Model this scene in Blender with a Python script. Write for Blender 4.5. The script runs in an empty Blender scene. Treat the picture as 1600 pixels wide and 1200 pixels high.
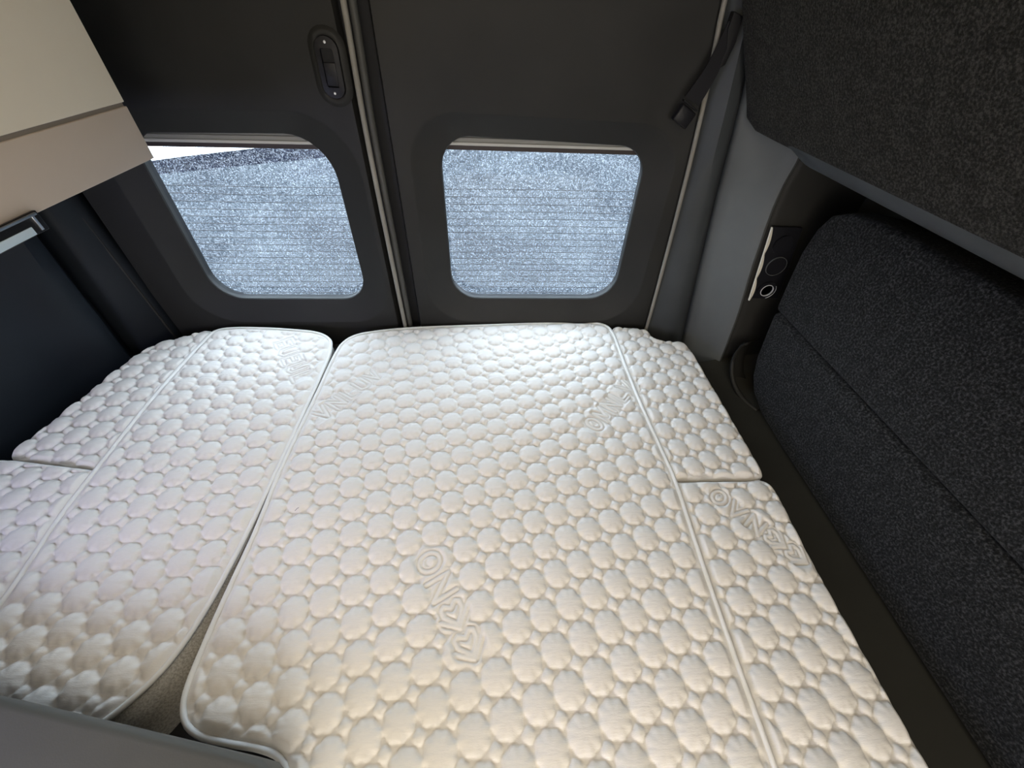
import bpy, bmesh, math
import numpy as np
from mathutils import Vector, Matrix

S = bpy.context.scene
COL = S.collection

# ------------------------------------------------------------------ camera
F_PX = 621.4
cam_d = bpy.data.cameras.new('camera')
cam = bpy.data.objects.new('camera', cam_d)
COL.objects.link(cam)
Rm = Matrix(((0.998836615806965, 0.00722050565643589, -0.047678917996896025),
             (-0.03933051946461074, 0.6940679905519543, -0.7188342887827598),
             (0.027902063757601042, 0.7198732449461069, 0.6935445090611193)))
cam.matrix_world = Matrix.Translation((0, 0, 1.55)) @ Rm.to_4x4()
cam_d.sensor_fit = 'HORIZONTAL'
cam_d.sensor_width = 36.0
cam_d.lens = 36.0 * F_PX / 1600.0
cam_d.clip_start = 0.01
cam_d.clip_end = 200
S.camera = cam

# ------------------------------------------------------------------ light
W = bpy.data.worlds.new('overcast_sky')
S.world = W
W.use_nodes = True
nt = W.node_tree
bg = nt.nodes['Background']
bg.inputs['Color'].default_value = (0.80, 0.89, 1.0, 1)
bg.inputs['Strength'].default_value = 14.0

def light(name, kind, loc, target, energy, color, size=1.0, size_y=None):
    d = bpy.data.lights.new(name, kind)
    o = bpy.data.objects.new(name, d)
    COL.objects.link(o)
    o.location = loc
    v = Vector(target) - Vector(loc)
    o.rotation_euler = v.to_track_quat('-Z', 'Y').to_euler()
    d.energy = energy
    d.color = color
    if kind == 'AREA':
        d.shape = 'RECTANGLE'
        d.size = size
        d.size_y = size_y or size
    return o

sun = light('sun', 'SUN', (3, -1, 6), (0, 0.6, 0), 1.2, (1.0, 0.96, 0.9))
sun.data.angle = math.radians(2)
# daylight through the open sliding door on the right, behind the camera
light('sliding_door_daylight', 'AREA', (0.72, -1.15, 1.45), (-0.6, 0.45, 1.0), 40, (1.0, 0.94, 0.85), 1.2, 1.0)
# daylight from the cab windows far in front
light('cab_daylight', 'AREA', (-0.1, -1.75, 1.5), (-0.1, 0.4, 0.75), 9, (1.0, 0.94, 0.86), 1.5, 0.7)
# ceiling lamp of the living area
light('ceiling_lamp', 'AREA', (0.05, -0.15, 1.93), (0.05, 0.25, 0.75), 10.0, (1.0, 0.87, 0.69), 1.1, 0.9)
# daylight of the left side window, just outside the frame
light('side_window_daylight', 'AREA', (-1.15, -0.25, 1.14), (-0.6, 0.15, 0.7), 10.0, (0.58, 0.64, 1.0), 0.6, 0.26)
for nm, x in (('rear_window_portal_left', -0.64), ('rear_window_portal_right', 0.136)):
    p = light(nm, 'AREA', (x, 1.215, 1.06), (x, 0.5, 1.06), 1, (1, 1, 1), 0.56, 0.52)
    p.data.cycles.is_portal = True

S.view_settings.view_transform = 'Standard'
S.view_settings.look = 'None'
S.view_settings.gamma = 1
S.view_settings.use_curve_mapping = False
S.view_settings.exposure = 0.0
try:
    S.cycles.use_denoising = True
    S.cycles.max_bounces = 8
    S.cycles.transparent_max_bounces = 12
    S.cycles.sample_clamp_indirect = 6
except Exception:
    pass

# ------------------------------------------------------------------ helpers
def tag(o, label=None, cat=None, group=None, kind=None):
    if label: o['label'] = label
    if cat: o['category'] = cat
    if group: o['group'] = group
    if kind: o['kind'] = kind
    return o

def empty(name, loc, label, cat, group=None):
    o = bpy.data.objects.new(name, None)
    COL.objects.link(o)
    o.location = loc
    o.empty_display_size = 0.05
    return tag(o, label, cat, group)

def link(name, me, mat, parent=None):
    o = bpy.data.objects.new(name, me)
    if mat is not None:
        me.materials.append(mat)
    COL.objects.link(o)
    if parent is not None:
        o.parent = parent
        q = parent
        off = Vector((0, 0, 0))
        while q is not None:
            off += q.location
            q = q.parent
        o.location = -off if parent.type == 'EMPTY' else Vector((0, 0, 0))
    return o

def from_bm(name, bm, mat, parent=None, smooth=False, angle=None):
    bmesh.ops.recalc_face_normals(bm, faces=bm.faces[:])
    me = bpy.data.meshes.new(name)
    bm.to_mesh(me)
    bm.free()
    if smooth:
        me.shade_smooth()
        if angle:
            me.set_sharp_from_angle(angle=math.radians(angle))
    return link(name, me, mat, parent)

def bevel_bm(bm, w, seg=3, ang=30):
    bm.normal_update()
    es = [e for e in bm.edges if len(e.link_faces) == 2 and e.calc_face_angle(0) > math.radians(ang)]
    if es:
        bmesh.ops.bevel(bm, geom=es, offset=w, offset_type='OFFSET', segments=seg, profile=0.5, affect='EDGES', clamp_overlap=True)

def box(name, lo, hi, mat, parent=None, bev=0.0, seg=3, rot=None):
    bm = bmesh.new()
    bmesh.ops.create_cube(bm, size=1)
    c = [(a + b) / 2 for a, b in zip(lo, hi)]
    s = [abs(b - a) for a, b in zip(lo, hi)]
    for v in bm.verts:
        v.co = Vector((v.co.x * s[0], v.co.y * s[1], v.co.z * s[2]))
    if bev: bevel_bm(bm, bev, seg)
    for v in bm.verts:
        if rot is not None: v.co = rot @ v.co
        v.co += Vector(c)
    return from_bm(name, bm, mat, parent, smooth=bev > 0, angle=40)

def prism(name, pts, axis, a, b, mat, parent=None, bev=0.0, seg=3, shear=None):
    """closed outline pts (2D) extruded along axis from a to b."""
    bm = bmesh.new()
    def mk(p, t):
        if axis == 'x': co = (t, p[0], p[1])
        elif axis == 'y': co = (p[0], t, p[1])
        else: co = (p[0], p[1], t)
        return bm.verts.new(co)
    A = [mk(p, a) for p in pts]
    B = [mk(p, b) for p in pts]
    bm.faces.new(A)
    bm.faces.new(B[::-1])
    n = len(pts)
    for i in range(n):
        bm.faces.new((A[i], A[(i + 1) % n], B[(i + 1) % n], B[i]))
    bmesh.ops.recalc_face_normals(bm, faces=bm.faces[:])
    if bev: bevel_bm(bm, bev, seg, 50)
    return from_bm(name, bm, mat, parent, smooth=True, angle=35)

def grid_mesh(rows, closed=False):
    """rows: list of rows of points -> bmesh quads"""
    bm = bmesh.new()
    vs = [[bm.verts.new(p) for p in r] for r in rows]
    n = len(rows[0])
    for i in range(len(rows) - 1):
        for j in range(n if closed else n - 1):
            k = (j + 1) % n
            bm.faces.new((vs[i][j], vs[i][k], vs[i + 1][k], vs[i + 1][j]))
    return bm

def catmull(pts, closed=True, step=0.01, sharp=()):
    P = [np.array(p, float) for p in pts]
    n = len(P)
    out = []
    rng = range(n if closed else n - 1)
    for i in rng:
        p1, p2 = P[i], P[(i + 1) % n]
        p0 = P[(i - 1) % n] if (closed or i > 0) else p1
        p3 = P[(i + 2) % n] if (closed or i + 2 < n) else p2
        if i in sharp: p0 = p1
        if (i + 1) % n in sharp: p3 = p2
        L = np.linalg.norm(p2 - p1)
        k = max(1, int(math.ceil(L / step)))
        # centripetal-ish tangents limited by the chord
        d1 = (p2 - p0); d2 = (p3 - p1)
        m1 = d1 / (np.linalg.norm(d1) + 1e-9) * L
        m2 = d2 / (np.linalg.norm(d2) + 1e-9) * L
        for j in range(k):
            t = j / k
            out.append((2*t**3-3*t**2+1)*p1 + (t**3-2*t**2+t)*m1 + (-2*t**3+3*t**2)*p2 + (t**3-t**2)*m2)
    if not closed: out.append(P[-1])
    return np.array(out)

def tube(name, pts, r, mat, parent=None, closed=False, seg=8, flat=1.0):
    P = [Vector(p) for p in pts]
    n = len(P)
    rows = []
    for i in range(n):
        if closed:
            t = P[(i + 1) % n] - P[(i - 1) % n]
        else:
            t = P[min(i + 1, n - 1)] - P[max(i - 1, 0)]
        t.normalize()
        up = Vector((0, 0, 1)) if abs(t.z) < 0.9 else Vector((0, -1, 0))
        s = t.cross(up).normalized()
        u = s.cross(t).normalized()
        rr = r(i / max(1, n - 1)) if callable(r) else r
        rows.append([P[i] + s * (math.cos(a) * rr) + u * (math.sin(a) * rr * flat)
                     for a in [2 * math.pi * k / seg for k in range(seg)]])
    if closed: rows.append(None)
    bm = bmesh.new()
    vs = [[bm.verts.new(p) for p in r_] for r_ in rows if r_]
    if closed: vs.append(vs[0])
    for i in range(len(vs) - 1):
        for j in range(seg):
            k = (j + 1) % seg
            bm.faces.new((vs[i][j], vs[i][k], vs[i + 1][k], vs[i + 1][j]))
    if not closed:
        bm.faces.new(vs[0]); bm.faces.new(vs[-1][::-1])
    return from_bm(name, bm, mat, parent, smooth=True, angle=60)

def rrect(x0, x1, z0, z1, r, n=8, tl=None, tr=None):
    """rounded rectangle; tl / tr are z of the upper corners when the top slopes; r = (bl, br, tr, tl)"""
    if not isinstance(r, (tuple, list)): r = (r,) * 4
    tl = z1 if tl is None else tl
    tr = z1 if tr is None else tr
    out = []
    for (cx, cz, sx, sz, rr, a0) in ((x0, z0, 1, 1, r[0], 180), (x1, z0, -1, 1, r[1], 270), (x1, tr, -1, -1, r[2], 0), (x0, tl, 1, -1, r[3], 90)):
        for k in range(n + 1):
            a = math.radians(a0 + 90 * k / n)
            out.append((cx + sx * rr + math.cos(a) * rr, cz + sz * rr + math.sin(a) * rr))
    return out

# ------------------------------------------------------------------ materials
def mat(name, color, rough=0.6, metal=0.0, spec=0.5, sheen=0.0):
    m = bpy.data.materials.new(name)
    m.use_nodes = True
    b = m.node_tree.nodes['Principled BSDF']
    b.inputs['Base Color'].default_value = (*color, 1)
    b.inputs['Roughness'].default_value = rough
    b.inputs['Metallic'].default_value = metal
    b.inputs['Specular IOR Level'].default_value = spec
    if sheen:
        b.inputs['Sheen Weight'].default_value = sheen
        b.inputs['Sheen Roughness'].default_value = 0.5
    return m

def N(m, kind, **kw):
    n = m.node_tree.nodes.new(kind)
    for k, v in kw.items():
        if k in n.inputs.keys() if hasattr(n.inputs, 'keys') else False:
            n.inputs[k].default_value = v
        else:
            setattr(n, k, v)
    return n

def coords(m, scale=(1, 1, 1)):
    tc = m.node_tree.nodes.new('ShaderNodeTexCoord')
    mp = m.node_tree.nodes.new('ShaderNodeMapping')
    mp.inputs['Scale'].default_value = scale
    m.node_tree.links.new(tc.outputs['Object'], mp.inputs['Vector'])
    return mp.outputs['Vector']

def noise(m, vec, scale, detail=2, rough=0.5):
    n = m.node_tree.nodes.new('ShaderNodeTexNoise')
    n.inputs['Scale'].default_value = scale
    n.inputs['Detail'].default_value = detail
    n.inputs['Roughness'].default_value = rough
    m.node_tree.links.new(vec, n.inputs['Vector'])
    return n.outputs['Fac']

def ramp(m, fac, stops):
    r = m.node_tree.nodes.new('ShaderNodeValToRGB')
    els = r.color_ramp.elements
    els[0].position = stops[0][0]; els[0].color = (*stops[0][1], 1)
    els[1].position = stops[-1][0]; els[1].color = (*stops[-1][1], 1)
    for p, c in stops[1:-1]:
        e = els.new(p); e.color = (*c, 1)
    m.node_tree.links.new(fac, r.inputs['Fac'])
    return r.outputs['Color']

def bump(m, height, strength, dist, node='Principled BSDF'):
    b = m.node_tree.nodes.new('ShaderNodeBump')
    b.inputs['Strength'].default_value = strength
    b.inputs['Distance'].default_value = dist
    m.node_tree.links.new(height, b.inputs['Height'])
    m.node_tree.links.new(b.outputs['Normal'], m.node_tree.nodes[node].inputs['Normal'])

def setcol(m, sock):
    m.node_tree.links.new(sock, m.node_tree.nodes['Principled BSDF'].inputs['Base Color'])

def mathn(m, op, a, b):
    n = m.node_tree.nodes.new('ShaderNodeMath')
    n.operation = op
    for i, v in enumerate((a, b)):
        if isinstance(v, (int, float)): n.inputs[i].default_value = v
        else: m.node_tree.links.new(v, n.inputs[i])
    return n.outputs[0]

def plastic(name, c, rough=0.5, var=0.12, grain=900, bs=0.25, spec=0.22):
    m = mat(name, c, rough, spec=spec)
    v = coords(m)
    f = noise(m, v, 6, 4)
    lo = tuple(x * (1 - var) for x in c); hi = tuple(x * (1 + var) for x in c)
    setcol(m, ramp(m, f, [(0.3, lo), (0.7, hi)]))
    bump(m, noise(m, v, grain, 2), bs, 0.0004)
    return m

M_door = plastic('door_trim_plastic', (0.0182, 0.0180, 0.0165), 0.55)
# dried rain marks under the windows
_m = M_door
M_pillar = plastic('pillar_plastic', (0.108, 0.114, 0.113), 0.55)
M_pillar_dark = plastic('dark_pillar_plastic', (0.026, 0.025, 0.022), 0.55)
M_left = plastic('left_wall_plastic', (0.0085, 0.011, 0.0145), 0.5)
M_trim = plastic('rear_trim_plastic', (0.048, 0.053, 0.056), 0.5)
M_ledge = plastic('ledge_plastic', (0.030, 0.029, 0.024), 0.6)
M_black = plastic('black_plastic', (0.010, 0.010, 0.012), 0.35)
M_rubber = plastic('rubber', (0.008, 0.008, 0.009), 0.6)
M_seal = plastic('grey_weather_seal', (0.21, 0.20, 0.175), 0.5)
M_seal2 = plastic('dark_weather_seal', (0.06, 0.06, 0.055), 0.5)
M_cream = plastic('cream_laminate', (0.82, 0.75, 0.62), 0.45, 0.02, 500, 0.1)
M_taupe = plastic('taupe_laminate', (0.60, 0.52, 0.45), 0.5, 0.02, 500, 0.1)
M_gap = mat('dark_gap', (0.26, 0.23, 0.20), 0.7)
M_chrome = mat('chrome', (0.80, 0.81, 0.83), 0.45, 0.35)
M_alu = mat('silver_aluminium', (0.55, 0.58, 0.62), 0.3, 1.0)
M_diff = mat('pale_diffuser', (0.62, 0.78, 0.92), 0.2)
M_foam = mat('cream_foam', (0.70, 0.66, 0.54), 0.8)
M_web = plastic('black_webbing', (0.012, 0.012, 0.014), 0.8)
M_grey_seat = plastic('grey_leatherette', (0.093, 0.091, 0.080), 0.6, 0.05, 700, 0.3)
M_base = plastic('bed_board', (0.05, 0.05, 0.05), 0.7)
M_line = mat('heating_line', (0.02, 0.018, 0.02), 0.6)
M_blind = mat('blind_grey', (0.20, 0.195, 0.17), 0.6)
M_blind_w = mat('blind_white', (0.42, 0.415, 0.38), 0.6)
M_blind_d = mat('blind_brown', (0.025, 0.016, 0.013), 0.6)

def carpet(name, c, hi, sc=420):
    m = mat(name, c, 0.95, spec=0.06, sheen=0.04)
    v = coords(m)
    f = noise(m, v, sc, 3, 0.65)
    g = noise(m, v, 40, 3)
    mix = mathn(m, 'ADD', mathn(m, 'MULTIPLY', f, 0.85), mathn(m, 'MULTIPLY', g, 0.15))
    setcol(m, ramp(m, mix, [(0.38, tuple(x * 0.45 for x in c)), (0.5, c), (0.64, hi)]))
    bump(m, noise(m, v, sc * 0.8, 3, 0.7), 0.9, 0.003)
    return m
M_carpet = carpet('charcoal_lining_carpet', (0.0225, 0.022, 0.0195), (0.060, 0.0585, 0.052), 280)
M_carpet2 = carpet('black_panel_carpet', (0.0155, 0.0155, 0.0155), (0.054, 0.054, 0.054), 210)

def fabric(name, c):
    m = mat(name, c, 0.85, spec=0.2, sheen=0.15)
    v = coords(m, (1, 6, 1))
    f = noise(m, v, 160, 3, 0.6)
    lo = tuple(x * 0.96 for x in c)
    setcol(m, ramp(m, f, [(0.3, lo), (0.7, c)]))
    v2 = coords(m, (0.6, 3.2, 1))
    hh = mathn(m, 'ADD', mathn(m, 'MULTIPLY', noise(m, v2, 60, 2), 1.0), mathn(m, 'MULTIPLY', noise(m, v, 300, 2), 0.35))
    bump(m, hh, 0.35, 0.002)
    return m
M_quilt = fabric('white_quilted_knit', (0.80, 0.77, 0.72))
M_piping = mat('white_piping', (0.80, 0.79, 0.75), 0.7, sheen=0.1)
def band():
    m = mat('grey_side_fabric', (0.42, 0.40, 0.35), 0.9)
    v = coords(m)
    setcol(m, ramp(m, noise(m, v, 350, 3), [(0.35, (0.30, 0.285, 0.25)), (0.65, (0.50, 0.48, 0.43))]))
    bump(m, noise(m, v, 400, 2), 0.5, 0.001)
    return m
M_band = band()

def glass_mat():
    m = bpy.data.materials.new('clear_glass')
    m.use_nodes = True
    t = m.node_tree
    t.nodes.clear()
    out = t.nodes.new('ShaderNodeOutputMaterial')
    mx = t.nodes.new('ShaderNodeMixShader')
    tr = t.nodes.new('ShaderNodeBsdfTransparent')
    tr.inputs['Color'].default_value = (0.93, 0.96, 0.97, 1)
    gl = t.nodes.new('ShaderNodeBsdfGlossy')
    gl.inputs['Roughness'].default_value = 0.03
    mx.inputs['Fac'].default_value = 0.05
    t.links.new(tr.outputs[0], mx.inputs[1])
    t.links.new(gl.outputs[0], mx.inputs[2])
    t.links.new(mx.outputs[0], out.inputs['Surface'])
    return m
M_glass = glass_mat()

def drops_mat():
    """film of fine rain drops on the outside of the pane"""
    m = bpy.data.materials.new('rain_drops')
    m.use_nodes = True
    t = m.node_tree
    t.nodes.clear()
    out = t.nodes.new('ShaderNodeOutputMaterial')
    tc = t.nodes.new('ShaderNodeTexCoord')
    def nz(scale, detail, vec=None):
        n = t.nodes.new('ShaderNodeTexNoise')
        n.inputs['Scale'].default_value = scale
        n.inputs['Detail'].default_value = detail
        n.inputs['Roughness'].default_value = 0.75
        t.links.new(vec or tc.outputs['Object'], n.inputs['Vector'])
        return n.outputs['Fac']
    f1 = nz(330, 4)
    r = t.nodes.new('ShaderNodeValToRGB')
    r.color_ramp.elements[0].position = 0.47
    r.color_ramp.elements[0].color = (0, 0, 0, 1)
    r.color_ramp.elements[1].position = 0.62
    r.color_ramp.elements[1].color = (0.13, 0.13, 0.13, 1)
    t.links.new(f1, r.inputs['Fac'])
    tr = t.nodes.new('ShaderNodeBsdfTransparent')
    tl = t.nodes.new('ShaderNodeBsdfTranslucent')
    tl.inputs['Color'].default_value = (0.93, 0.95, 1.0, 1)
    r2 = t.nodes.new('ShaderNodeValToRGB')
    r2.color_ramp.elements[0].position = 0.42
    r2.color_ramp.elements[0].color = (0.25, 0.30, 0.36, 1)
    r2.color_ramp.elements[1].position = 0.56
    r2.color_ramp.elements[1].color = (1, 1, 1, 1)
    f2 = nz(370, 4)
    t.links.new(f2, r2.inputs['Fac'])
    t.links.new(r2.outputs['Color'], tr.inputs['Color'])
    mx = t.nodes.new('ShaderNodeMixShader')
    t.links.new(r.outputs['Color'], mx.inputs['Fac'])
    t.links.new(tr.outputs[0], mx.inputs[1])
    t.links.new(tl.outputs[0], mx.inputs[2])
    t.links.new(mx.outputs[0], out.inputs['Surface'])
    return m
M_drops = drops_mat()

def ground_mat():
    m = mat('wet_gravel_asphalt', (0.12, 0.13, 0.14), 0.9, spec=0.05)
    v = coords(m)
    f = noise(m, v, 70, 3, 0.7)
    g = noise(m, v, 1.2, 3)
    mix = mathn(m, 'ADD', mathn(m, 'MULTIPLY', f, 0.8), mathn(m, 'MULTIPLY', g, 0.2))
    setcol(m, ramp(m, mix, [(0.42, (0.004, 0.006, 0.010)), (0.5, (0.012, 0.016, 0.020)), (0.58, (0.060, 0.067, 0.073))]))
    bump(m, f, 0.6, 0.01)
    return m
M_ground = ground_mat()
M_road = plastic('dark_wet_road', (0.006, 0.007, 0.011), 0.95, 0.4, 60, 0.5, 0.0)
M_conc = plastic('pale_concrete', (0.62, 0.63, 0.64), 0.7, 0.05, 60, 0.5)

# ------------------------------------------------------------------ outside
def outside():
    bm = bmesh.new()
    vs = [bm.verts.new(p) for p in ((-40, 1.6, -0.6), (40, 1.6, -0.6), (40, 13, -0.6), (-.8, 9.2, -0.6), (-2.3, 8.75, -0.6), (-3.1, 8.17, -0.6), (-4.48, 7.51, -0.6), (-5.47, 7.01, -0.6), (-12, 4.5, -0.6), (-40, 3, -0.6))]
    bm.faces.new(vs)
    o = from_bm('ground', bm, M_ground); tag(o, kind='structure')
    bm = bmesh.new()
    vs = [bm.verts.new(p) for p in ((-40, -30, -0.605), (40, -30, -0.605), (40, 60, -0.605), (-40, 60, -0.605))]
    bm.faces.new(vs)
    o = from_bm('road', bm, M_road); tag(o, kind='structure')
    o = prism('pavement', [(-30, 4.2), (-5.9, 7.75), (-5.43, 8.12), (-4.5, 8.7), (-3.6, 30), (-30, 30)], 'z', -0.6, -0.585, M_conc); tag(o, kind='structure')
outside()

# ------------------------------------------------------------------ rear doors
def door(name, x0, x1, op, rad, bez, zb=0.45, zt=1.95):
    """panel with a recessed bezel around its window opening. op = (l, r, bottom, z top-left, z top-right)"""
    l, r, b, tl, tr = op
    n = 8
    rings = []
    def ring(x0, x1, z0, tl, tr, rr, y, lean=0.0):
        return [(x, y, z) for x, z in rrect(x0, x1, z0, None, rr, n, tl, tr)]
    R = rad
    def off(d):
        return (l - d, r + d, b - d, tl + d * 0.72, tr + d * 0.72)
    def ro(d): return tuple(max(0.004, q + d) for q in R)
    L = [((x0, x1, zb, zt, zt), (0.012,) * 4, 1.205),
         ((x0, x1, zb, zt, zt), (0.012,) * 4, 1.142),
         ((x0 + .006, x1 - .006, zb + .006, zt - .006, zt - .006), (0.01,) * 4, 1.130),
         (off(bez + 0.006), ro(bez * 0.6), 1.130),
         (off(bez), ro(bez * 0.6), 1.1315),
         (off(bez - 0.008), ro(bez * 0.55), 1.137),
         (off(0.006), ro(0.004), 1.1525),
         (off(0.001), ro(0.001), 1.1545),
         (off(-0.001), ro(-0.001), 1.158),
         (off(-0.001), ro(-0.001), 1.170)]
    rows = [ring(a[0], a[1], a[2], a[3], a[4], rr, y) for a, rr, y in L]
    bm = grid_mesh(rows, closed=True)
    o = from_bm(name, bm, M_door, None, smooth=True, angle=28)
    tag(o, kind='structure')
    # black rubber gasket that carries the pane
    L2 = [(off(0.004), ro(0.002), 1.168), (off(0.004), ro(0.002), 1.192), (off(0.05), ro(0.05), 1.192)]
    rows = [ring(a[0], a[1], a[2], a[3], a[4], rr, y) for a, rr, y in L2]
    g = from_bm('gasket', grid_mesh(rows, closed=True), M_rubber, o, smooth=True, angle=30)
    return o

k = 1.0205
def up(z, f=k): return 1.55 + (z - 1.55) * f
door_l = door('door_1', -1.066, -0.316, (-0.885, -0.408, up(.843), up(1.300), up(1.304)), (.085, .085, .105, .06), 0.07)
door_r = door('door_2', -0.250, 0.552, (-0.131, 0.408, up(.847), up(1.307), up(1.294)), (.088, .088, .075, .075), 0.072)

def window(name, x0, x1, z0, z1, par):
    fr = box(name, (x0 - .02, 1.192, z0 - .02), (x1 + .02, 1.197, z1 + .02), M_glass)
    tag(fr, kind='structure')
    bm = bmesh.new()
    vs = [bm.verts.new(p) for p in ((x0 - .02, 1.1985, z0 - .02), (x1 + .02, 1.1985, z0 - .02), (x1 + .02, 1.1985, z1 + .02), (x0 - .02, 1.1985, z1 + .02))]
    bm.faces.new(vs)
    d = from_bm('rain_drops', bm, M_drops, fr); tag(d, kind='stuff')
    bm = bmesh.new()
    z = z0 + 0.012
    i = 0
    while z < z1 - 0.135:
        rows = []
        nseg = 14
        for s in range(nseg + 1):
            x = x0 + (x1 - x0) * s / nseg
            zz = z + 0.002 * math.sin(s / nseg * math.pi) * (-1 if name.endswith('1') else 1)
            rows.append([(x, 1.1905, zz - .0006), (x, 1.1905, zz + .0006), (x, 1.1925, zz + .0006), (x, 1.1925, zz - .0006)])
        vs = [[bm.verts.new(p) for p in r] for r in rows]
        for a in range(nseg):
            for j in range(4):
                bm.faces.new((vs[a][j], vs[a][(j + 1) % 4], vs[a + 1][(j + 1) % 4], vs[a + 1][j]))
        z += 0.0207
        i += 1
    h = from_bm('heating_lines', bm, M_line, fr); tag(h, kind='stuff')
    return fr
win_l = window('window_1', -0.93, -0.38, 0.80, 1.30, door_l)
win_r = window('window_2', -0.16, 0.44, 0.80, 1.30, door_r)

def blind(x0, x1, za, zb_, label):
    root = empty('roller_blind', ((x0 + x1) / 2, 1.182, za), label, 'blind', 'blind cassettes at the top of the rear windows')
    # cassette: stepped profile across (y, z), rising straight; slopes with the window top
    def strip(nm, ztop, zbot, y, m, th=0.006):
        b = bmesh.new()
        vs = []
        for x, dz in ((x0, 0), (x1, zb_ - za)):
            vs.append([b.verts.new(p) for p in ((x, y, zbot + dz), (x, y, ztop + dz), (x, y + th, ztop + dz), (x, y + th, zbot + dz))])
        for j in range(4):
            b.faces.new((vs[0][j], vs[0][(j + 1) % 4], vs[1][(j + 1) % 4], vs[1][j]))
        b.faces.new(vs[0]); b.faces.new(vs[1][::-1])
        bevel_bm(b, 0.001, 2)
        return from_bm(nm, b, m, root, smooth=True, angle=40)
    strip('cassette', za + 0.050, za + 0.0265, 1.176, M_blind, 0.012)
    strip('cassette_ridge', za + 0.0260, za + 0.016, 1.173, M_blind, 0.014)
    strip('pull_bar', za + 0.0155, za + 0.0085, 1.171, M_blind_w, 0.014)
    strip('shade_roll', za + 0.009, za - 0.004, 1.180, M_blind_d, 0.010)
    return root
blind(-0.92, -0.40, 1.2625, 1.2635, 'grey roller blind cassette across the top of the left rear window')
blind(-0.15, 0.43, 1.2695, 1.2650, 'grey roller blind cassette across the top of the right rear window')

# weather seals of the doors, between the leaves and along the right frame
def seal(name, pts, r, m, par):
    P = catmull(pts, closed=False, step=0.04)
    return tube(name, P, r, m, par, seg=10)
seal('door_seal', [(-.2935, 1.120, 1.95), (-.2945, 1.120, 1.54), (-.300, 1.120, 1.33), (-.2985, 1.120, 1.0), (-.293, 1.120, 0.5)], .0065, M_seal, door_l)
seal('inner_seal', [(-.279, 1.135, 1.95), (-.280, 1.135, 1.54), (-.286, 1.135, 1.33), (-.284, 1.135, 1.0), (-.280, 1.135, 0.5)], .009, M_seal2, door_l)
bk = box('door_edge', (-.34, 1.16, .45), (-.24, 1.19, 1.95), M_rubber, door_l)
sp = [(.470, 1.118, 1.95), (.4815, 1.118, 1.564), (.499, 1.118, 1.425), (.515, 1.118, 1.234), (.530, 1.118, .95), (.537, 1.118, .751), (.540, 1.118, .5)]
seal('door_seal', sp, .0055, M_seal, door_r)

# recessed pull handle on the left leaf
def handle():
    cx, cz, y = -0.352, 1.432, 1.128
    lean = math.radians(-1.5)
    def tr(p): # rotate in the door plane
        x, z = p
        return (cx + x * math.cos(lean) - z * math.sin(lean), cz + x * math.sin(lean) + z * math.cos(lean))
    def rr(w, h, r): return [tr(p) for p in rrect(-w, w, -h, h, r, 6)]
    rows = []
    for w, h, r, yy in ((.040, .072, .038, 1.1305), (.034, .066, .033, 1.125), (.027, .058, .026, 1.123), (.024, .055, .023, 1.126)):
        rows.append([(x, yy, z) for x, z in rr(w, h, r)])
    s = from_bm('handle_surround', grid_mesh(rows, closed=True), M_door, door_l, smooth=True, angle=60)
    rows = []
    for w, h, r, yy in ((.0245, .0555, .0235, 1.1262), (.0235, .054, .022, 1.122), (.0135, .034, .004, 1.121), (.0125, .033, .003, 1.128)):
        rows.append([(x, yy, z) for x, z in rr(w, h, r)])
    hp = from_bm('pull_handle', grid_mesh(rows, closed=True), M_black, door_l, smooth=True, angle=40)
    pts = [tr(p) for p in ((-.0125, -.032), (.0125, -.032), (.0125, .010), (-.0125, .010))]
    prism('grip', pts, 'y', 1.123, 1.129, M_black, hp, bev=.0012)
    pts = [tr(p) for p in ((-.0125, .010), (.0125, .010), (.0125, .034), (-.0125, .034))]
    prism('finger_hole', pts, 'y', 1.127, 1.1295, M_rubber, hp)
    for zz in (.0445, -.0445):
        x, z = tr((0, zz))
        bm = bmesh.new()
        bmesh.ops.create_uvsphere(bm, u_segments=10, v_segments=6, radius=.0028)
        for v in bm.verts: v.co = Vector((v.co.x + x, v.co.y * .6 + 1.1215, v.co.z + z))
        from_bm('screw', bm, M_chrome, hp, smooth=True)
handle()

# ------------------------------------------------------------------ right wall
def interp(tab, z):
    t = sorted(tab)
    if z <= t[0][0]:
        a, b = t[0], t[1]
    elif z >= t[-1][0]:
        a, b = t[-2], t[-1]
    else:
        for a, b in zip(t, t[1:]):
            if a[0] <= z <= b[0]: break
    return a[1] + (b[1] - a[1]) * (z - a[0]) / (b[0] - a[0])

def loft_cols(name, cols, zs, m, parent=None, thick=0.006, angle=50):
    rows = [[(fx(z), fy(z), z) for z in zs] for fx, fy in cols]
    bm = grid_mesh(rows)
    o = from_bm(name, bm, m, parent, smooth=True, angle=angle)
    md = o.modifiers.new('thickness', 'SOLIDIFY')
    md.thickness = thick
    md.offset = 0
    return o

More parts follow.
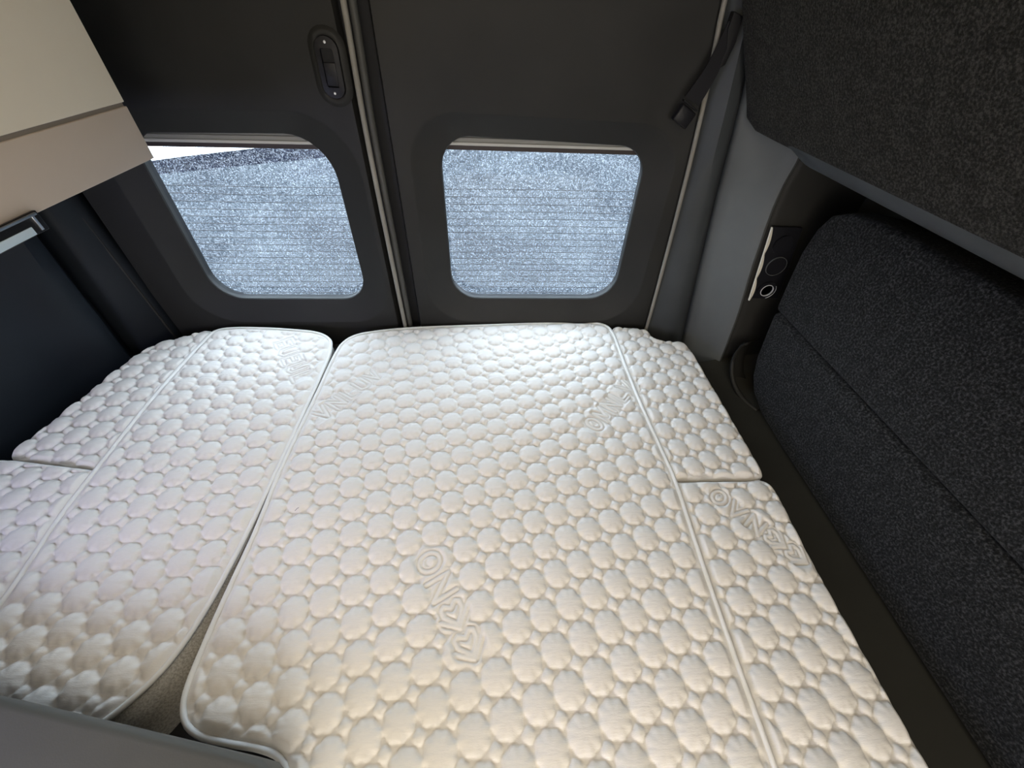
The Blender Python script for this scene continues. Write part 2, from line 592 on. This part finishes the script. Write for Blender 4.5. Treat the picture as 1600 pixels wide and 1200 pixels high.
Zs = [0.45 + i * 0.05 for i in range(30)]
A = [(1.60, .565), (1.356, .597), (1.181, .617), (.69, .685), (.50, .71)]
B = [(1.45, .70), (1.29, .703), (1.26, .697), (1.185, .698), (1.027, .719), (.878, .746), (.64, .770), (.5, .78)]
Sx = [(z, x) for x, _, z in sp]
fA = lambda d=0: (lambda z: interp(A, z) + d)
fB = lambda d=0: (lambda z: interp(B, z) + d)
fS = lambda d=0: (lambda z: interp(Sx, z) + d)
c = lambda v: (lambda z: v)
wr = box('wall_right', (.93, -2.0, -.1), (.97, 1.2, 2.0), M_ledge); tag(wr, kind='structure')
def fSA(t, d=0): return lambda z: interp(Sx, z) * (1 - t) + interp(A, z) * t + d
o = loft_cols('trim_1', [(fS(.006), c(1.165)), (fS(.009), c(1.135)), (fSA(.3), c(1.121)), (fSA(.55), c(1.105)), (fSA(.80), c(1.112)), (fSA(.97), c(1.125)), (fSA(1.0), c(1.14))], Zs, M_trim)
tag(o, kind='structure')
def fAB(t): return lambda z: interp(A, z) * (1 - t) + interp(B, z) * t
o = loft_cols('trim_4', [(fA(.001), c(1.13)), (fA(.001), c(1.105)), (fAB(.03), c(1.096)), (fAB(.25), c(1.075)), (fAB(.5), c(1.050)), (fAB(.80), c(1.015)), (fAB(.92), c(1.0)), (fAB(1.0), c(.9935)), (fB(.006), c(.997)), (fB(.012), c(1.012))], Zs, M_pillar)
tag(o, kind='structure')
o = loft_cols('trim_5', [(fB(.004), c(1.004)), (fB(.03), c(1.0015)), (c(.95), c(1.000))], Zs, M_pillar_dark)
tag(o, kind='structure')

# carpet lined locker face above, leaning inwards
def upper():
    # profile x(z): bottom edge tucked under
    ys = [-1.5, -1.0, -.5, 0, .3, .6, .8, .95, 1.04, 1.08, 1.10, 1.112]
    def pt(y, s):
        # s 0..1 from the bottom edge upwards; the rear corner is rounded
        prof = [(.650, 1.352), (.622, 1.349), (.609, 1.352), (.600, 1.362), (.588, 1.39), (.548, 1.47), (.503, 1.565), (.46, 1.66), (.40, 1.80), (.34, 1.95)]
        x, z = prof[s]
        cut = max(0, y - 1.02)
        if s <= 5:
            lift = (1 - math.sqrt(max(0, 1 - min(1, cut / .095) ** 2))) * .07 * (1 - s / 7)
            z += lift
        return (x + (max(0, y - 1.09) * 1.2), y, z)
    rows = [[pt(y, s) for s in range(10)] for y in ys]
    bm = grid_mesh(rows)
    o = from_bm('overhead_lining', bm, M_carpet, None, smooth=True, angle=60)
    md = o.modifiers.new('t', 'SOLIDIFY'); md.thickness = .006; md.offset = 0
    tag(o, 'dark grey carpeted overhead lining leaning in above the right side of the bed', 'panel')
upper()
rows = []
for (x, z) in ((.60, 1.375), (.604, 1.352), (.611, 1.338), (.622, 1.3335), (.66, 1.328), (.93, 1.31)):
    rows.append([(x + (max(0, y - .86) * 1.1 if z < 1.345 else max(0, y - .90) * .35), y, z - max(0, y - .86) * (.22 if z < 1.345 else 0.0)) for y in (-1.5, -.8, 0, .3, .6, .75, .83, .88, .92, .96, .99)])
o = from_bm('trim_2', grid_mesh(rows), M_trim, None, smooth=True, angle=60)
md = o.modifiers.new('t', 'SOLIDIFY'); md.thickness = .004; md.offset = 0
tag(o, kind='structure')

# ledge between the bed and the side panel
rows = []
for y in (-1.6, -.6, 0, .3, .6, .8, .9, .96, 1.0):
    up_ = max(0, y - .84) ** 2 * 1.2
    rows.append([(.60, y, .40), (.60, y, .652), (.606, y, .660), (.75, y, .662 + up_), (.80, y, .663 + up_ * 1.4), (.94, y, .664 + up_ * 2.2)])
o = from_bm('trim_3', grid_mesh(rows), M_ledge, None, smooth=True, angle=60)
tag(o, kind='structure')
# moulded pocket at the foot of the pillar
def pocket():
    pts = [(.80, .960, .800), (.772, .952, .790), (.762, .935, .740), (.768, .895, .692), (.785, .845, .669), (.81, .800, .664)]
    P = catmull(pts, closed=False, step=.012)
    rows = []
    for (x, y, z) in P:
        rows.append([(x - .004, y - .004, z - .008), (x - .003, y - .008, z), (x + .004, y - .006, z + .004), (x + .014, y + .004, z - .004), (x + .03, y + .03, z - .02), (x + .06, y + .03, z - .01)])
    o = from_bm('moulded_pocket', grid_mesh(rows), M_pillar_dark, None, smooth=True, angle=80)
    md = o.modifiers.new('t', 'SOLIDIFY'); md.thickness = .003
    tag(o, 'small moulded pocket rim at the foot of the right pillar beside the bed', 'trim')
pocket()

# dark side panel (two upholstered boards)
def side_panel():
    root = empty('lining_board', (.86, 0, .664), 'charcoal felt covered side panel right of the bed, split by a long seam', 'panel')
    top = [(-1.5, 1.243), (.70, 1.243), (.80, 1.240), (.88, 1.228), (.925, 1.205), (.945, 1.165), (.952, 1.10), (.940, 1.0), (.930, .940), (-1.5, .9575)]
    bot = [(-1.5, .954), (.929, .936), (.915, .86), (.900, .79), (.875, .735), (.840, .700), (.77, .678), (.66, .672), (.4, .672), (-1.5, .672)]
    prism('upper_board', top, 'x', .800, .885, M_carpet2, root, bev=.014, seg=4)
    prism('lower_board', bot, 'x', .800, .885, M_carpet2, root, bev=.014, seg=4)
side_panel()

# socket plate on the right pillar
def sockets():
    root = empty('socket_plate', (.775, .99, .94), 'black socket plate on the right rear pillar with a chrome ringed socket at its foot', 'socket')
    def X(t, z): return .717 + (.753 - .717) * (1.152 - z) / .211 + t
    y = .985
    pts = [(X(.003, 1.152), 1.152), (X(.083, 1.150), 1.150), (X(.086, .941), .941), (X(.004, .941), .941)]
    prism('plate', pts, 'y', y, y + .008, M_black, root, bev=.0015)
    # scalloped cream edging, left side, open towards the cabin
    m = 40
    rows = []
    for i in range(m + 1):
        s = i / m
        z = 1.152 - .215 * s
        lobe = abs(math.sin(math.pi * (s * 3.0 + .0))) ** .8
        w = .0015 + .0065 * lobe * (0.7 + .3 * s)
        x = X(-.002, z)
        rows.append([(x - .0015, y - .001, z), (x - .001, y - .006, z), (x + w, y - .0045 , z), (x + w, y - .001, z)])
    from_bm('cream_edging', grid_mesh(rows, closed=True), M_foam, root, smooth=True, angle=60)['label'] = 'cream scalloped edging'
    for zc, typ in ((1.105, 0), (1.045, 1), (.971, 2)):
        xc = X(.044 if typ < 2 else .040, zc)
        def disc(name, r0, r1, y0, mm, par=root, depth=.004):
            b = bmesh.new()
            n = 32
            rings = []
            for r, yy in ((r1, y0 + depth), (r1, y0), (r0, y0), (r0, y0 + depth)):
                rings.append([b.verts.new((xc + math.cos(a) * r, yy, zc + math.sin(a) * r)) for a in [2 * math.pi * q / n for q in range(n)]])
            for i in range(3):
                for j in range(n):
                    b.faces.new((rings[i][j], rings[i][(j + 1) % n], rings[i + 1][(j + 1) % n], rings[i + 1][j]))
            return from_bm(name, b, mm, par, smooth=True, angle=40)
        if typ < 2:
            cp = disc('blank_cap', .0001, .026, y - .005, M_black, depth=.006)
            if typ == 1: disc('cap_rim', .0262, .0270, y - .006, M_pillar, cp)
        else:
            so = disc('socket', .018, .026, y - .006, M_black, depth=.007)
            disc('socket_well', .0001, .018, y + .0, M_rubber, so, depth=.002)
            disc('chrome_ring', .0162, .0178, y - .0075, M_chrome, so)
            tube('outer_ring', [(xc + math.cos(a) * .0245, y - .0072, zc + math.sin(a) * .0245) for a in [math.radians(q) for q in range(-75, 40, 8)]], .0007, M_chrome, so, seg=6)
sockets()

# strap on the right door
def strap():
    root = empty('retaining_strap', (.46, 1.10, 1.36), 'black webbing strap with a plastic end block hanging at the right door edge', 'strap')
    P = [Vector(p) for p in ((.505, 1.100, 1.530), (.497, 1.098, 1.49), (.488, 1.096, 1.452), (.474, 1.094, 1.42), (.462, 1.094, 1.395))]
    rows = []
    for i, p in enumerate(P):
        t = (P[min(i + 1, len(P) - 1)] - P[max(i - 1, 0)]).normalized()
        s = t.cross(Vector((0, -1, 0))).normalized()
        w = (.011, .013, .016, .019, .021)[i]
        rows.append([p - s * w + Vector((0, -.0015, 0)), p + s * w + Vector((0, -.0015, 0)), p + s * w + Vector((0, .0015, 0)), p - s * w + Vector((0, .0015, 0))])
    b = grid_mesh(rows, closed=True)
    from_bm('webbing', b, M_web, root, smooth=True, angle=40)
    rot = Matrix.Rotation(math.radians(28), 3, 'Y')
    box('end_block', (.452 - .021, 1.084, 1.366 - .018), (.452 + .021, 1.104, 1.366 + .018), M_black, root, bev=.004, rot=rot)
    box('buckle_bar', (.460 - .021, 1.086, 1.3855), (.460 + .021, 1.100, 1.3895), M_rubber, root, bev=.001, rot=rot)
    b = [(.498, 1.548), (.520, 1.540), (.522, 1.500), (.514, 1.462), (.503, 1.455), (.506, 1.49), (.496, 1.52)]
    prism('anchor', b, 'y', 1.094, 1.112, M_rubber, root, bev=.002)
strap()

# ------------------------------------------------------------------ left wall
def left_wall():
    Z = [.45, .71, .78, .9, 1.0, 1.1, 1.3, 1.5, 1.95]
    T = lambda a, b: (lambda z: interp([(.72, a), (1.08, b)], z) if .5 < z < 1.35 else interp([(.72, a), (1.08, b)], .5 if z <= .5 else 1.35))
    cols = [(T(-1.052, -1.074), c(1.150)), (T(-1.054, -1.076), c(1.122)), (T(-1.058, -1.080), c(1.114)), (T(-1.090, -1.093), c(1.085)), (T(-1.116, -1.106), c(1.060)),
            (T(-1.128, -1.120), c(1.052)), (T(-1.170, -1.165), c(1.045)), (T(-1.172, -1.165), c(1.020)), (T(-1.140, -1.124), c(1.003)), (T(-1.136, -1.119), c(.996)),
            (T(-1.140, -1.112), c(.975)), (T(-1.150, -1.108), c(.950)), (T(-1.172, -1.130), c(.92)), (T(-1.20, -1.16), c(.88)), (T(-1.205, -1.175), c(.82)), (c(-1.205), c(.6)), (c(-1.205), c(0)), (c(-1.205), c(-2.0))]
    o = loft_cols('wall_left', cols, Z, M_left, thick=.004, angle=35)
    tag(o, kind='structure')
    pl = tube('pillar_bead', [(-1.062, 1.110, z) if False else (interp([(.72, -1.060), (1.08, -1.083)], z), 1.108, z) for z in (.5, .7, .9, 1.1, 1.3)], .003, M_pillar_dark, o, seg=8)
left_wall()
o = box('wall_outer_left', (-1.26, -2.0, -.1), (-1.22, 1.2, 2.0), M_ledge); tag(o, kind='structure')
o = box('ceiling', (-1.3, -2.0, 1.96), (1.0, 1.25, 2.0), M_cream); tag(o, kind='structure')
o = box('floor', (-1.3, -2.0, -.12), (1.0, 1.25, -.06), M_base); tag(o, kind='structure')
o = box('wall_front', (-1.3, -2.05, -.1), (1.0, -2.0, 2.0), M_cream); tag(o, kind='structure')
o = box('wall_rear_sill', (-1.3, 1.16, -.1), (1.0, 1.2, .60), M_base); tag(o, kind='structure')
o = box('wall_rear_left', (-1.3, 1.165, .45), (-1.055, 1.2, 2.0), M_rubber); tag(o, kind='structure')
o = box('wall_rear_right', (.545, 1.17, .45), (1.0, 1.2, 2.0), M_rubber); tag(o, kind='structure')

# ------------------------------------------------------------------ overhead cabinet on the left
def cabinet():
    root = empty('overhead_cabinet', (-.90, .4, 1.323), 'beige overhead cabinet at the upper left with a taupe lower rail', 'cabinet')
    box('carcass', (-1.19, -1.5, 1.326), (-.642, .840, 1.955), M_taupe, root, bev=.002)
    box('door', (-.642, -1.5, 1.4085), (-.620, .842, 1.953), M_cream, root, bev=.0015)['label'] = 'cream cabinet door'
    box('lower_rail', (-.642, -1.5, 1.323), (-.620, .842, 1.4025), M_taupe, root, bev=.0015)['label'] = 'taupe lower rail'
    box('shadow_gap', (-.642, -1.5, 1.402), (-.6245, .8415, 1.409), M_gap, root)
cabinet()
def led_bar():
    root = empty('light_bar', (-.62, .3, 1.30), 'slim silver and black light bar under the near edge of the beige cabinet', 'light')
    y1 = .574
    box('housing', (-.6197, -.6, 1.3035), (-.6145, y1, 1.3290), M_black, root, bev=.0015)
    box('lamp_body', (-.70, -.6, 1.3035), (-.6197, y1, 1.3225), M_black, root, bev=.0015)
    box('top_trim', (-.6155, -.6, 1.3245), (-.6125, y1 - .004, 1.3280), M_alu, root, bev=.0006)
    box('end_trim', (-.6155, y1 - .013, 1.3065), (-.6125, y1 - .009, 1.3250), M_alu, root, bev=.0006)
    box('diffuser', (-.6150, -.6, 1.3050), (-.6130, y1 - .022, 1.3150), M_diff, root, bev=.0006)['label'] = 'pale blue glossy diffuser'
led_bar()

# ------------------------------------------------------------------ bed
o = box('bed_platform', (-1.045, -.55, .46), (.595, 1.125, .668), M_base, None, bev=.004)
tag(o, 'dark board platform carrying the white mattress pieces', 'bed')

LA = np.array([.0495, .01745]); LB = np.array([.0160, -.0538]); LO = np.array([-.2075, .4765])
LI = np.linalg.inv(np.array([LA, LB]).T)

GL = {
 'O': [[(.5 + .38 * math.cos(a), .5 + .46 * math.sin(a)) for a in [2 * math.pi * i / 16 for i in range(17)]]],
 'N': [[(.1, 0), (.1, 1), (.85, 0), (.85, 1)]],
 'V': [[(.05, 1), (.45, 0), (.9, 1)]],
 'Y': [[(.05, 1), (.45, .5), (.9, 1)], [(.45, .5), (.45, 0)]],
 'E': [[(.85, 1), (.1, 1), (.1, 0), (.85, 0)], [(.1, .5), (.7, .5)]],
 'L': [[(.15, 1), (.15, 0), (.85, 0)]],
 'M': [[(.05, 0), (.1, 1), (.5, .25), (.9, 1), (.95, 0)]],
 'R': [[(.1, 0), (.1, 1), (.75, .9), (.75, .55), (.1, .45), (.85, 0)]],
 'U': [[(.1, 1), (.1, .15), (.5, 0), (.85, .15), (.85, 1)]],
 'J': [[(.85, .5), (.40, .12), (.12, .10), (.02, .26), (.22, .5), (.02, .74), (.12, .90), (.40, .88), (.85, .5)], [(.50, -.08), (1.0, .5), (.30, 1.25)]],
 'H': [[(.5, .15), (.1, .6), (.12, .85), (.3, .95), (.5, .75), (.7, .95), (.88, .85), (.9, .6), (.5, .15)]],   # heart
}
TEXTS = [  # word, start, direction, glyph height, advance
 ('ONJJ', (-.140, .348), (.50, -.866), .046, .055),
 ('OMNLV', (.252, .655), (.66, .75), .048, .046),
 ('VNLUV', (-.462, .705), (.58, .815), .048, .044),
 ('EUEUL', (-.668, 1.035), (.555, -.83), .052, .046),
 ('OVNJJ', (.500, .470), (.62, -.785), .040, .043),
]
def text_segments():
    segs = []; zones = []
    for word, st, d, h, adv in TEXTS:
        d = np.array(d, float); d /= np.linalg.norm(d)
        nrm = np.array([-d[1], d[0]])
        st = np.array(st, float)
        zones.append((st - d * .012, d, nrm, adv * len(word) + .012, h))
        for i, ch in enumerate(word):
            for pl in GL[ch]:
                q = [st + d * (adv * (i + .06 + .86 * u)) + nrm * (h * (v - .5)) for u, v in pl]
                for a, b in zip(q, q[1:]): segs.append((a, b))
    return segs, zones
SEGS, ZONES = text_segments()

def seg_dist(P, segs):
    best = np.full(len(P), 9.0)
    for a, b in segs:
        ab = b - a
        t = np.clip(((P - a) @ ab) / (ab @ ab + 1e-12), 0, 1)
        d = np.linalg.norm(P - a - t[:, None] * ab, axis=1)
        best = np.minimum(best, d)
    return best

def quilt_height(P):
    # slow wobble of the stitched lattice
    Pw = P + .0025 * np.stack([np.sin(P[:, 0] * 9 + P[:, 1] * 13 + 1), np.sin(P[:, 0] * 11 - P[:, 1] * 8)], 1)
    q = (Pw - LO) @ LI.T
    k = np.floor(q)
    best = np.full(len(P), 9.0)
    ang = np.zeros(len(P))
    for di in (0, 1):
        for dj in (0, 1):
            cc = (k + [di, dj])
            c2 = cc[:, :1] * LA + cc[:, 1:] * LB + LO
            dv = Pw - c2
            r = np.hypot(dv[:, 0], dv[:, 1])
            m = r < best
            best = np.where(m, r, best)
            ang = np.where(m, np.arctan2(dv[:, 1], dv[:, 0]), ang)
    r = best
    a0 = math.atan2(LA[1], LA[0])
    R = .0261 * (1 + .055 * np.cos(8 * (ang - a0)))
    inside = r < R
    t = np.clip(r / R, 0, 1)
    hin = .0088 * np.power(np.clip(1 - t ** 2.4, 0, 1), .56)
    dd = np.clip((r - R) / .0095, 0, 1)
    qf = q - np.floor(q) - .5
    ci = qf[:, :1] * LA + qf[:, 1:] * LB
    ri = np.hypot(ci[:, 0], ci[:, 1]) / .0105
    hout = .0016 * np.power(dd, .6) + .0052 * np.sqrt(np.clip(1 - ri ** 2, 0, 1)) * np.clip(dd * 3, 0, 1)
    h = np.where(inside, hin, hout)
    # embossed words
    near = np.zeros(len(P), bool); flat = np.zeros(len(P))
    for st, d, nrm, L, hh in ZONES:
        u = (P - st) @ d; v = (P - st) @ nrm
        e = np.maximum(np.maximum(-u, u - L), np.abs(v) - hh * .58)
        f = np.clip(1 - e / .006, 0, 1)
        flat = np.maximum(flat, f)
    idx = np.where(flat > 0)[0]
    if len(idx):
        s = seg_dist(P[idx], SEGS)
        g = .0042 - .0034 * np.exp(-((s - .0052) / .0017) ** 2) - .0003 * (s < .004)
        far = np.clip((s - .008) / .004, 0, 1)
        g = g * (1 - far) + np.maximum(h[idx] * .8, .0012) * far
        h[idx] = h[idx] * (1 - flat[idx]) + g * flat[idx]
    return h

def poly_sdf(P, poly):
    n = len(poly)
    best = np.full(len(P), 1e9)
    gx = np.zeros_like(P)
    inside = np.zeros(len(P), bool)
    for i in range(n):
        a = poly[i]; b = poly[(i + 1) % n]
        ab = b - a
        t = np.clip(((P - a) @ ab) / (ab @ ab + 1e-12), 0, 1)
        c_ = a + t[:, None] * ab
        d = np.linalg.norm(P - c_, axis=1)
        m = d < best
        best = np.where(m, d, best)
        gx[m] = c_[m]
        cond = ((a[1] > P[:, 1]) != (b[1] > P[:, 1]))
        xint = a[0] + (P[:, 1] - a[1]) / (b[1] - a[1] + 1e-15) * ab[0]
        inside ^= cond & (P[:, 0] < xint)
    return np.where(inside, -best, best), gx

def quilt_mesh(name, poly, z, mtl, parent, drop, roll=.012, step=.0021, wave=None, flat_edge=0.0):
    lo = poly.min(0) - .01; hi = poly.max(0) + .01
    xs = np.arange(lo[0], hi[0], step); ys = np.arange(lo[1], hi[1], step)
    X, Y = np.meshgrid(xs, ys)
    P = np.stack([X.ravel(), Y.ravel()], 1)
    sd, near = poly_sdf(P, poly)
    marg = step * 3.2
    keep = sd < marg
    h = quilt_height(P)
    # the quilting dies out towards the seam
    h *= np.clip((-sd - flat_edge) / .012, 0.12, 1)
    zz = z + h
    e = np.clip((sd + roll) / roll, 0, 1)
    zz -= roll * .75 * (1 - np.sqrt(np.clip(1 - e ** 2, 0, 1)))
    out = sd > 0
    zz[out] -= sd[out] / marg * drop
    if wave is not None: zz = zz + wave(P)
    Q = P.copy()
    Q[out] = near[out]
    ny, nx = X.shape
    kp = keep.reshape(ny, nx)
    quad = kp[:-1, :-1] & kp[1:, :-1] & kp[:-1, 1:] & kp[1:, 1:]
    ids = np.arange(ny * nx).reshape(ny, nx)
    f = np.stack([ids[:-1, :-1][quad], ids[:-1, 1:][quad], ids[1:, 1:][quad], ids[1:, :-1][quad]], 1)
    used = np.unique(f)
    remap = np.full(ny * nx, -1); remap[used] = np.arange(len(used))
    f = remap[f]
    V = np.stack([Q[used, 0], Q[used, 1], zz[used]], 1).astype(np.float32)
    me = bpy.data.meshes.new(name)
    me.vertices.add(len(V)); me.vertices.foreach_set('co', V.ravel())
    nf = len(f)
    me.loops.add(nf * 4); me.loops.foreach_set('vertex_index', f.ravel().astype(np.int32))
    me.polygons.add(nf)
    me.polygons.foreach_set('loop_start', np.arange(0, nf * 4, 4, dtype=np.int32))
    me.update(calc_edges=True)
    me.validate()
    me.shade_smooth()
    return link(name, me, mtl, parent)

def offset_poly(poly, d, flare=0.0):
    n = len(poly)
    out = []
    # orientation
    ar = 0.5 * np.sum(poly[:, 0] * np.roll(poly[:, 1], -1) - np.roll(poly[:, 0], -1) * poly[:, 1])
    s = 1 if ar > 0 else -1
    for i in range(n):
        t = poly[(i + 1) % n] - poly[(i - 1) % n]
        t = t / (np.linalg.norm(t) + 1e-9)
        e = d + flare * max(0.0, .40 - poly[i][1]) * .16
        out.append(poly[i] + e * s * np.array([t[1], -t[0]]))
    return np.array(out)

def mattress(name, pts, label, zt, piped=True, sharp=(), bottom=.669, group=None, wave=None, pipe_r=.0048, flare=0.0):
    poly = catmull(pts, True, .012, sharp)
    cx, cy = poly.mean(0)
    root = empty(name, (cx, cy, bottom), label, 'mattress', group)
    wv = wave or (lambda P: 0 * P[:, 0])
    def Z(p): return zt + float(wv(np.array([p]))[0])
    if piped:
        quilt_mesh('quilted_top', poly, zt, M_quilt, root, .010, roll=.008, wave=wave, flat_edge=.004)
        tube('piping', [(p[0], p[1], Z(p) - .001) for p in offset_poly(poly, .0015)], pipe_r, M_piping, root, closed=True, seg=8)
        side = [offset_poly(poly, d, flare * g) for d, g in ((-.003, 0), (.001, .25), (.003, .6), (.001, .9), (-.004, 1.2))]
        zz = [-.006, -.014, -.035, -.058, None]
        rows = [[(p[0], p[1], (Z(p) + q) if q is not None else bottom) for p in s] for s, q in zip(side, zz)]
        from_bm('side_band', grid_mesh(rows, closed=True), M_band, root, smooth=True, angle=70)['label'] = 'grey fabric side band'
        tube('lower_piping', [(p[0], p[1], Z(p) - .013) for p in offset_poly(poly, .0005)], .0022, M_piping, root, closed=True, seg=6)
    else:
        quilt_mesh('quilted_top', poly, zt - .001, M_quilt, root, .030, roll=.014, wave=wave)
        side = [offset_poly(poly, -.002), offset_poly(poly, -.004)]
        rows = [[(p[0], p[1], Z(p) - .025) for p in side[0]], [(p[0], p[1], bottom) for p in side[1]]]
        from_bm('side_band', grid_mesh(rows, closed=True), M_band, root, smooth=True, angle=70)
    return root

centre = [(-.481, .994), (-.462, 1.045), (-.42, 1.072), (-.279, 1.100), (-.021, 1.117), (.201, 1.129), (.337, 1.132), (.388, 1.116), (.404, 1.075), (.406, .911), (.410, .748), (.419, .593),
          (.424, .50), (.418, .375), (.413, .26), (.410, .147), (.408, .014), (.40, -.30), (.36, -.34), (-.24, -.34), (-.28, -.30), (-.285, -.02), (-.292, .028), (-.310, .051), (-.342, .063), (-.392, .0715), (-.443, .083), (-.472, .102), (-.487, .135),
          (-.491, .20), (-.491, .265), (-.489, .399), (-.494, .555), (-.487, .80)]
mattress('mattress', centre, 'wide white quilted centre mattress with white piping and rounded corners', .750)
leftm = [(-.909, 1.050), (-.900, 1.084), (-.870, 1.099), (-.777, 1.101), (-.671, 1.092), (-.575, 1.075), (-.525, 1.040), (-.508, .990), (-.503, .93), (-.503, .737), (-.505, .555), (-.507, .413), (-.512, .322), (-.519, .255),
         (-.533, .190), (-.555, .145), (-.60, .098), (-.66, .078), (-.84, .070), (-.87, .10), (-.876, .20), (-.882, .299), (-.903, .451), (-.909, .554), (-.918, .789)]
mattress('mattress', leftm, 'narrow white quilted mattress left of the gap, grey side band showing at its near end', .750, flare=1.0)
lr = [(-.920, .800), (-.912, 1.050), (-.912, 1.092), (-.935, 1.098), (-.975, 1.078), (-1.000, 1.060), (-1.040, 1.036), (-1.075, .990), (-1.092, .930), (-1.115, .780), (-1.138, .651), (-1.143, .612), (-1.130, .594), (-1.05, .583), (-.915, .562)]
mattress('side_mattress', lr, 'far left white quilted side piece below the rear left corner trim', .747, piped=False, sharp=(14,))
lf = [(-.913, .558), (-1.05, .579), (-1.128, .590), (-1.165, .585), (-1.185, .55), (-1.185, .30), (-1.185, -.05), (-1.175, -.08), (-.90, -.08), (-.88, -.05), (-.878, .10), (-.886, .299), (-.907, .451)]
mattress('side_mattress', lf, 'near left white quilted side piece cut by the left edge of the photo', .752, piped=False, sharp=(0,))
rr_ = [(.411, 1.075), (.414, 1.108), (.44, 1.115), (.515, 1.104), (.535, 1.088), (.545, 1.050), (.560, 1.040), (.618, 1.032), (.640, 1.015), (.648, .975), (.650, .880), (.652, .674), (.652, .53), (.644, .507), (.60, .504), (.426, .506), (.417, .748), (.412, .911)]
mattress('side_mattress', rr_, 'far right white quilted side piece with a notched rear corner beside the pillar', .748, piped=False, sharp=(15,))
rf = [(.429, .500), (.60, .499), (.632, .502), (.652, .488), (.658, .455), (.652, .36), (.648, .248), (.647, .079), (.645, -.1), (.64, -.34), (.62, -.36), (.41, -.36), (.412, -.1), (.415, .014), (.417, .147), (.420, .26), (.424, .375)]
mattress('side_mattress', rf, 'near right white quilted side piece with stitched hearts beside the dark ledge', .748, piped=False, sharp=(0,))

# ------------------------------------------------------------------ seat top in the near left corner
def seat_top():
    root = empty('seat', (-.65, -.25, .70), 'smooth grey seat back top in the near left corner of the bed', 'seat')
    pts = [(-1.15, .216), (-.663, .120), (-.320, .0505), (-.292, .044), (-.272, .030), (-.262, .005), (-.262, -.55), (-1.15, -.55)]
    P = [tuple(p) for p in catmull(pts, True, .03, sharp=(0, 5, 6, 7))]
    prism('padded_top', P, 'z', .790, .865, M_grey_seat, root, bev=.012, seg=4)
    prism('base_board', [(-1.1, .17), (-.66, .08), (-.33, .01), (-.30, -.5), (-1.1, -.5)], 'z', .762, .792, M_base, root, bev=.004)
seat_top()

# a loose hair lying on the centre mattress
o = tube('loose_hair', [(-.4220, .4380, .7575), (-.4195, .4425, .7585), (-.4165, .4455, .7580)], .0004, M_line, seg=5)
tag(o, 'tiny dark thread lying on the centre mattress near its left edge', 'thread')
